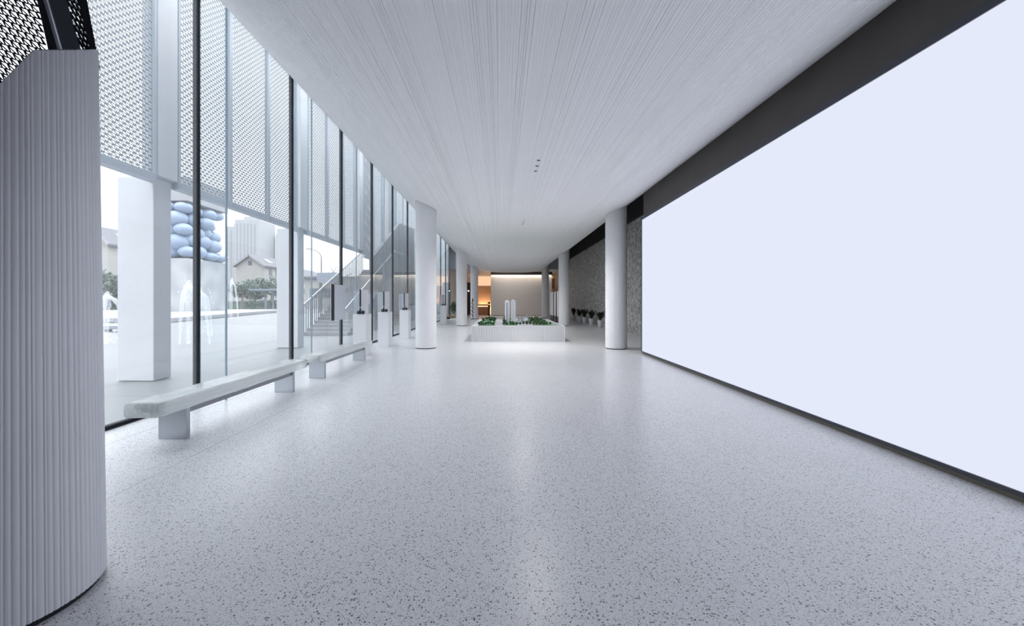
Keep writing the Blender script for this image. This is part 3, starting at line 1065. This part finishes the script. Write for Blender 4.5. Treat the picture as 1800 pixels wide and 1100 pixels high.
# lobby cove light, with unseen fill lamps and glowing wall panels added
tag(obj('cove_light', MB().box(-0.9, 5.1, 40.16, 40.30, 4.30, 4.36), 'warm'), 'warm light strip washing the far white wall from above', 'lamp')
tag(obj('ceiling_fill', MB().box(-1.85, -1.2, 36.85, 37.05, 4.38, 4.43), 'warm4'), 'added warm fill lamp, out of view in front of the reception desk', 'lamp')  # added fill, hidden by the hull, for desk and floor
tag(obj('wall_fill', MB().box(-2.6, -1.4, 46.0, 46.2, 0.86, 0.92).box(-2.6, -1.4, 46.05, 46.15, 0.0, 0.86), 'warm4'), 'added fill strip brightening the tan stone wall, unseen behind the desk', 'lamp')  # added glow hidden by the desk, lifts the dark tan wall
tag(obj('lit_wall_glow', MB().box(-2.9, -0.9, 47.16, 47.26, 3.3, 4.43), 'wallglow'), 'glowing panel standing for the warm lit wall above the reception desk', 'lamp')  # lit wall top imitated by emission, no lamp here
tag(obj('ceiling_fill', MB().box(-0.6, 2.4, 38.2, 38.6, 4.38, 4.43), 'warm3'), 'added long fill lamp, out of view, brightening the far white wall', 'lamp')  # added fill above the hull end, brightens the far wall
tag(obj('lit_wall_glow', MB().box(5.3, 6.08, 46.85, 47.0, 4.0, 4.43), 'wallglow'), 'glowing panel standing for warm light above the timber wall at far right', 'lamp')  # same emission in place of a warm lit strip

# ceiling downlights
for k, (x, y, lab) in enumerate(((0.70, 7.35, 'nearest downlight of the near ceiling trio'), (0.70, 7.66, 'middle downlight of the near ceiling trio'), (0.70, 7.96, 'far downlight of the near ceiling trio'),
                                 (0.77, 12.85, 'nearest downlight of the second ceiling trio'), (0.75, 13.15, 'middle downlight of the second ceiling trio'), (0.74, 13.5, 'far downlight of the second ceiling trio'),
                                 (0.75, 18.6, 'single faint downlight beyond the second trio'), (0.76, 21.6, 'faint downlight beyond the single one'),
                                 (0.78, 28.0, 'farthest downlight in the ceiling, added to light the far end'))):  # last fitting added to brighten the far columns
    z = hull(x)
    t = thing('downlight', lab, 'downlight', (x, y, z), 'ceiling downlights')
    obj('recess', MB().lathe([(0.033, z - 0.004), (0.033, z + 0.01)], 18, (x, y)), 'void', t)
    rg = MB().lathe([(0.034, z - 0.006), (0.046, z - 0.006), (0.046, z + 0.002), (0.034, z + 0.002)], 18, (x, y))
    rg.f = rg.f[:-2]
    obj('trim_ring', rg, 'ceil', t)
    sd_ = bpy.data.lights.new('downlight_fill', 'SPOT')  # added fill for the hall; the downlights themselves look unlit
    sd_.energy = 58 if y < 10 else (200 if y < 15 else 330)
    sd_.spot_size = math.radians(150)
    sd_.spot_blend = 1.0
    sd_.shadow_soft_size = 0.03
    sd_.color = (1.0, 0.985, 0.97)
    so_ = bpy.data.objects.new('downlight_fill', sd_)
    COL.objects.link(so_)
    so_.parent = t
    so_.location = (0, 0, -0.012)

# ---------------------------------------------------------------- outdoors
struct('ground', MB().add([(-700, -60, -0.01), (GX - 0.04, -60, -0.01), (GX - 0.04, 800, -0.01), (-700, 800, -0.01)], [(0, 1, 2, 3)]), 'paving', 'pale paved plaza outside the glass', 'ground')

# staircase
t = thing('outdoor_staircase', 'grey outdoor staircase with railings behind the glass', 'staircase', (-7.6, 17, 0))
sx0, sx1, sy0, run, rise, nst = -8.6, -6.62, 17.3, 0.34, 0.150, 23
m = MB()
poly = [(sy0, 0)]
for k in range(nst):
    poly += [(sy0 + run * k, rise * (k + 1)), (sy0 + run * (k + 1), rise * (k + 1))]
poly += [(27.3, rise * nst), (27.3, 0)]
m.prism(poly, 'x', sx0 + 0.03, sx1 - 0.03)
obj('flight', m, 'step', t)
slope = rise / run
for xx, hb in ((sx0, 'left'), (sx1, 'right')):
    pts = [(xx, 16.9, 1.12), (xx, 24.9, 1.12 + 8.0 * slope), ]
    rl = obj('railing', MB().beam(pts[0], pts[1], 0.045, 0.06).beam((xx, 24.9, 1.12 + 8 * slope), (xx, 27.2, 1.12 + 8 * slope), 0.045, 0.06), 'railtop', t)
    nb = 40 if xx == sx0 else 0
    for k in range(nb):
        yy = 17.0 + 0.2 * k
        zb = max(0.0, (yy - sy0) * slope)
        obj('baluster', MB().box(xx - 0.016, xx + 0.016, yy - 0.02, yy + 0.02, zb, 1.12 + (yy - 16.9) * slope - 0.02), 'rail', rl)
tag(obj('sloping_wall', MB().prism([(20.9, 3.75), (26.6, 6.7), (31, 7.1), (31, 0), (27, 0), (27, 3.6), (22.2, 1.6), (20.9, 3.2)], 'x', -6.9, -6.72), 'stepwall'), 'dark grey sloping wall rising beside the outdoor staircase', 'wall', None, 'structure')
tag(obj('neighbour_wall', MB().box(-8.6, -8.3, 31, 75, 0, 12), 'farclad'), 'tall pale grey outdoor wall seen through the farthest windows', 'wall', None, 'structure')

# pool rim
tag(obj('pool_rim', MB().prism([(-23, 28), (-24.5, 27.6), (-50, 27.6), (-50, 56), (-31, 56), (-29.8, 54), (-29.2, 52), (-28.6, 50), (-28.3, 48)], 'z', 0.0, 0.34), 'stone', bevel=0.05), 'low pale stone rim of the fountain pool', 'pool')
# balloon sculpture
bx0, bx1, by0, by1 = -42.2, -35.4, 45.0, 51.7
t = thing('balloon_sculpture', 'tall white monument with pale blue balloons stacked between plinth and slab', 'sculpture', ((bx0 + bx1) / 2, 48.3, 0.34))
obj('plinth', MB().box(bx0, bx1, by0, by1, 0.34, 6.35), 'plinth', t, bevel=0.05)
obj('cap_slab', MB().box(bx0, bx1, by0, by1, 12.85, 15.6), 'stone', t, bevel=0.05)
obj('core', MB().box(bx0 + 2.0, bx1 - 2.0, by0 + 2.0, by1 - 2.0, 6.35, 12.85), 'balloon', t)
q = random.Random(21)
bl = None
nb = 0
for row in range(5):
    z = 7.1 + row * 1.28
    for side in range(2):
        for k in range(4):
            off = 0.88 * (row % 2)
            rx = q.uniform(0.82, 1.14)
            zz = z + q.uniform(-0.22, 0.22)
            if side == 0:
                c_ = (bx1 - 0.8 - k * 1.76 - off + q.uniform(-0.15, 0.15), by0 + 0.9 + q.uniform(-0.45, 0.45), zz)
            else:
                c_ = (bx1 - 0.9 + q.uniform(-0.45, 0.45), by0 + 2.5 + k * 1.6 - off * 0.9 + q.uniform(-0.15, 0.15), zz)
            if c_[1] > by1 - 0.5 or c_[0] < bx0 + .6:
                continue
            rz = min(rx * q.uniform(0.74, 0.86), 12.84 - c_[2], c_[2] - 6.36)
            obj('balloon', MB().ell(c_, (rx, rx, rz), 20, 12), 'balloon', t, True)


# fountains
def jet(px, ybase, ytop, y, lab, seed):
    q = random.Random(seed)
    b0 = W(px, 529 + H * F / y, y)
    hgt = W(px, ytop, y).z
    t = thing('fountain_jet', lab, 'fountain', (b0.x, y, 0), 'plaza fountain jets')
    m = MB()
    m.tube([(b0.x, y, 0), (b0.x + 0.02, y, hgt * 0.6), (b0.x, y, hgt * 0.9), (b0.x + 0.06, y, hgt)], [0.05, 0.07, 0.13, 0.03], 10)
    obj('spout', m, 'water', t, True)
    m = MB()
    for k in range(3):
        dx = q.uniform(0.3, 0.75) * (1 if k else -0.4)
        m.tube([(b0.x, y, hgt * 0.93), (b0.x + dx * 0.5, y + 0.05 * k, hgt * 0.8), (b0.x + dx * 0.85, y + 0.05 * k, hgt * 0.4), (b0.x + dx, y + 0.05 * k, 0)], [0.05, 0.07, 0.05, 0.03], 8)
    obj('spray_arcs', m, 'water', t, True)
    m = MB()
    for k in range(60):
        m.ell((b0.x + q.uniform(-0.25, 0.5), y + q.uniform(-0.2, 0.2), q.uniform(0.05, hgt)), (0.022, 0.022, 0.035), 6, 4)
    o = obj('droplets', m, 'water', t, True)
    o['kind'] = 'stuff'


jet(187, 605, 512, 13.8, 'fountain jet left of the first outdoor pillar', 1)
jet(330, 605, 492, 13.8, 'fountain jet in front of the white plinth', 2)
jet(350, 590, 505, 17.0, 'fountain jet just behind the black mullion', 4)
jet(407, 560, 488, 34.0, 'far fountain jet beside the thin glass fin', 3)


# trees
def tree(x, y, h, r, lab, seed, n=1500, trunk=True, mt='leaf'):
    q = random.Random(seed)
    t = thing('leafy_tree', lab, 'tree', (x, y, 0), 'trees beyond the plaza')
    tm = MB().tube([(x, y, 0), (x + 0.05 * h, y, h * 0.4), (x, y, h * 0.75)], [0.035 * h, 0.025 * h, 0.01 * h], 8)
    for k in range(5):
        an = q.uniform(0, 2 * PI)
        tm.tube([(x, y, h * 0.4), (x + r * 0.6 * math.cos(an), y + r * 0.6 * math.sin(an), h * 0.75)], [0.015 * h, 0.006 * h], 6)
    obj('trunk', tm, 'bark', t)
    fm = MB()
    for k in range(9):
        an = q.uniform(0, 2 * PI)
        rr_ = q.uniform(0.2, 0.7) * r
        c_ = (x + rr_ * math.cos(an), y + rr_ * math.sin(an), h * q.uniform(0.42, 0.85))
        leaf_cloud(fm, c_, (r * 0.48, r * 0.48, h * 0.16), n // 9, r * 0.075, q)
    obj('crown', fm, mt, t, fixn=False)


for k, (px, y, top, rw, lab) in enumerate(((182, 58, 468, 3.2, 'bushy tree left of the first outdoor pillar'), (205, 63, 478, 3.2, 'dark tree behind the first outdoor pillar'),
                                           (424, 66, 490, 2.6, 'rounded tree before the gabled house, left one'), (446, 73, 486, 2.8, 'rounded tree before the middle of the gabled house'),
                                           (475, 81, 484, 3.2, 'tree right of the gabled house behind the shelter'), (496, 72, 488, 2.4, 'tree half hidden by the second outdoor pillar'))):
    b0 = W(px, 529, y)
    tree(b0.x, y, W(px, top, y).z, rw, lab, 30 + k)
# bare tree
b0 = W(598, 529, 62)
t = thing('bare_tree', 'leafless tree above the stair railing', 'tree', (b0.x, 62, 0))
m = MB().tube([(b0.x, 62, 0), (b0.x + 0.1, 62, 4.0)], [0.18, 0.12], 7)
q = random.Random(8)
for k in range(16):
    an = q.uniform(-1.2, 1.2)
    e = Vector((b0.x + 3.2 * math.sin(an), 62 + q.uniform(-1, 1), 4.0 + 4.2 * math.cos(an) * q.uniform(0.7, 1)))
    s_ = Vector((b0.x + 0.1, 62, q.uniform(2.8, 4.0)))
    mid = (s_ + e) / 2 + Vector((q.uniform(-0.3, 0.3), 0, 0.4))
    m.tube([s_, mid, e], [0.06, 0.04, 0.015], 5)
    m.tube([mid, mid + Vector((q.uniform(-1, 1), 0, 1.3))], [0.03, 0.01], 5)
obj('branches', m, 'bark', t)


# houses
def house(x0, x1, y0, y1, eave, apex, lab, seed):
    t = thing('gabled_house', lab, 'house', ((x0 + x1) / 2, y0, 0), 'houses beyond the plaza')
    xm = (x0 + x1) / 2
    obj('walls', MB().prism([(x0, 0), (x1, 0), (x1, eave), (xm, apex), (x0, eave)], 'y', y0, y1), 'render', t)
    d = 0.5
    sl = (apex - eave) / (x1 - xm)
    rm = MB()
    rm.prism([(xm, apex + 0.05), (x1 + d, eave - d * sl + 0.05), (x1 + d, eave - d * sl + 0.4), (xm, apex + 0.45)], 'y', y0 - d, y1 + d)
    rm.prism([(xm, apex + 0.05), (x0 - d, eave - d * sl + 0.05), (x0 - d, eave - d * sl + 0.4), (xm, apex + 0.45)], 'y', y0 - d, y1 + d)
    obj('roof', rm, 'roof', t)
    bg_ = MB()
    for sgn in (-1, 1):
        xe = x1 + d if sgn > 0 else x0 - d
        bg_.beam((xm, y0 - d - 0.05, apex + 0.2), (xe, y0 - d - 0.05, eave - d * sl + 0.2), 0.1, 0.45)
    obj('bargeboard', bg_, 'stone', t)
    obj('gable_window', MB().box(xm - 0.4, xm + 0.4, y0 - 0.06, y0 + 0.05, eave + 0.1, eave + 1.1), 'glassdark', t)
    for k in range(4):
        yy = y0 + 2 + k * 2.6
        if yy + 1.2 > y1:
            break
        for zz in (eave - 2.0, eave - 5.2):
            wnd = obj('side_window', MB().box(x1 - 0.05, x1 + 0.08, yy, yy + 1.2, zz, zz + 1.5), 'glassdark', t)
            obj('window_surround', MB().box(x1 - 0.02, x1 + 0.05, yy - 0.18, yy + 1.38, zz - 0.15, zz).box(x1 - 0.02, x1 + 0.05, yy - 0.18, yy + 1.38, zz + 1.5, zz + 1.65), 'stone', wnd)
    obj('skylight', MB().add([(xm + (x1 - xm) * 0.35, y0 + 3, apex - (apex - eave) * 0.35 + 0.5), (xm + (x1 - xm) * 0.8, y0 + 3, apex - (apex - eave) * 0.8 + 0.5),
                              (xm + (x1 - xm) * 0.8, y0 + 5, apex - (apex - eave) * 0.8 + 0.5), (xm + (x1 - xm) * 0.35, y0 + 5, apex - (apex - eave) * 0.35 + 0.5)], [(0, 1, 2, 3)]), 'stone', t)


a0, a1 = W(415, 467, 90), W(464, 467, 90)
house(a0.x, a1.x, 90, 104, a0.z, W(440, 450, 90).z, 'cream gabled house right of the balloon sculpture', 1)
a0, a1 = W(130, 430, 66), W(190, 430, 66)
house(a0.x, a1.x, 66, 84, W(190, 428, 66).z, W(160, 400, 66).z, 'cream house left of the first outdoor pillar', 2)
a0, a1 = W(470, 485, 120), W(520, 485, 120)
house(a0.x, a1.x, 120, 140, a0.z, W(495, 470, 120).z, 'distant house half behind the second outdoor pillar', 3)

# distant towers
for (xa, xb, top, y, lab) in ((413, 455, 386, 300, 'wide pale tower block above the gabled house'), (396, 414, 398, 330, 'narrow pale tower block left of the wide one'), (485, 510, 412, 320, 'pale tower block at the second outdoor pillar')):
    a0, a1 = W(xa, top, y), W(xb, top, y)
    t = thing('tower_block', lab, 'building', ((a0.x + a1.x) / 2, y, 0), 'distant tower blocks')
    obj('body', MB().box(a0.x, a1.x, y, y + 22, 0, a0.z), 'tower', t)
    obj('plant_room', MB().box(a0.x + 5, a0.x + 11, y + 3, y + 14, a0.z, a0.z + 3), 'tower', t)
    wm = MB()
    cols_n = max(2, int((a1.x - a0.x) / 3.0))
    for ci in range(cols_n):
        xx = a0.x + 1.0 + ci * (a1.x - a0.x - 2) / cols_n
        wm.box(xx, xx + 1.1, y - 0.15, y + 0.1, 6, a0.z - 3)
    obj('window_bands', wm, 'towerwin', t)

# bus shelter, street lamp, sign, hedges, kiosk
b0 = W(472, 529, 60)
t = thing('bus_shelter', 'flat roofed grey shelter left of the second outdoor pillar', 'shelter', (b0.x, 60, 0))
obj('roof', MB().box(W(448, 0, 60).x, W(500, 0, 60).x, 58.5, 61.5, W(0, 511, 60).z, W(0, 508, 60).z), 'signgrey', t)
for px in (467, 480, 497):
    xx = W(px, 0, 60).x
    obj('post', MB().box(xx - 0.1, xx + 0.1, 59.9, 60.1, 0, W(0, 511, 60).z), 'signgrey', t)
obj('kerb', MB().box(W(450, 0, 60).x, W(500, 0, 60).x, 58.4, 61.6, 0, 0.16), 'stone', t)
b0 = W(565, 529, 62)
t = thing('street_lamp', 'tall curved street lamp above the stair railing', 'street lamp', (b0.x, 62, 0))
top = W(565, 452, 62).z
obj('pole', MB().tube([(b0.x, 62, 0), (b0.x, 62, top), (b0.x - 0.25, 62, top + 0.6), (b0.x - 0.7, 62, top + 0.95), (b0.x - 1.8, 62, top + 1.3)], [0.11, 0.08, 0.07, 0.06, 0.05], 8), 'rail', t, True)
obj('lamp_head', MB().ell((b0.x - 2.05, 62, top + 1.32), (0.4, 0.14, 0.08), 10, 6), 'rail', t, True)
a0, a1 = W(557, 479, 52), W(592, 497, 52)
t = thing('grey_hoarding', 'blue grey boarded panel wall behind the stair railing', 'hoarding', ((a0.x + a1.x) / 2, 52, 0))
obj('panel', MB().box(a0.x, a1.x, 52, 52.2, a1.z, a0.z), 'signgrey', t)
for xx in (a0.x + 0.3, a1.x - 0.3):
    obj('post', MB().box(xx - 0.1, xx + 0.1, 52.2, 52.4, 0, a0.z), 'rail', t)
a0, a1 = W(536, 489, 80), W(620, 489, 80)
t = thing('low_building', 'low pale building beyond the street lamp', 'building', ((a0.x + a1.x) / 2, 80, 0))
obj('walls', MB().box(a0.x, a1.x, 80, 90, 0, W(0, 490, 80).z), 'render', t)
obj('roof_slab', MB().box(a0.x - 0.4, a1.x + 0.4, 79.5, 90.5, W(0, 490, 80).z, W(0, 486, 80).z), 'roof', t)
obj('window_band', MB().box(a0.x + 1, a1.x - 1, 79.92, 80.05, 2.2, 4.0), 'glassdark', t)
q = random.Random(77)
for k, (px0, px1, y, hz, lab) in enumerate(((172, 214, 59, 1.6, 'clipped hedge left of the first outdoor pillar'), (410, 500, 70, 1.6, 'clipped hedge below the gabled house'))):
    a0, a1 = W(px0 - 12, 0, y), W(px1, 0, y)
    m = MB().box(a0.x, a1.x, y + 0.15, y + 0.85, 0, hz - 0.15)
    for _ in range(26):
        cx = q.uniform(a0.x, a1.x)
        leaf_cloud(m, (cx, y + 0.5, hz * 0.6), (1.4, 0.6, hz * 0.5), 90, 0.16, q)
    tag(obj('hedge', m, 'leaf', fixn=False), lab, 'hedge')
b0 = W(196, 529, 19.5)
t = thing('stone_bench', 'low grey stone bench behind the fountain at far left', 'bench', (b0.x, 19.5, 0))
obj('seat', MB().box(b0.x - 0.6, b0.x + 0.9, 19.4, 19.9, 0.12, 0.3), 'signgrey', t, bevel=0.02)
for dx in (-0.45, 0.6):
    obj('foot', MB().box(b0.x + dx, b0.x + dx + 0.15, 19.45, 19.85, 0, 0.12), 'step', t)
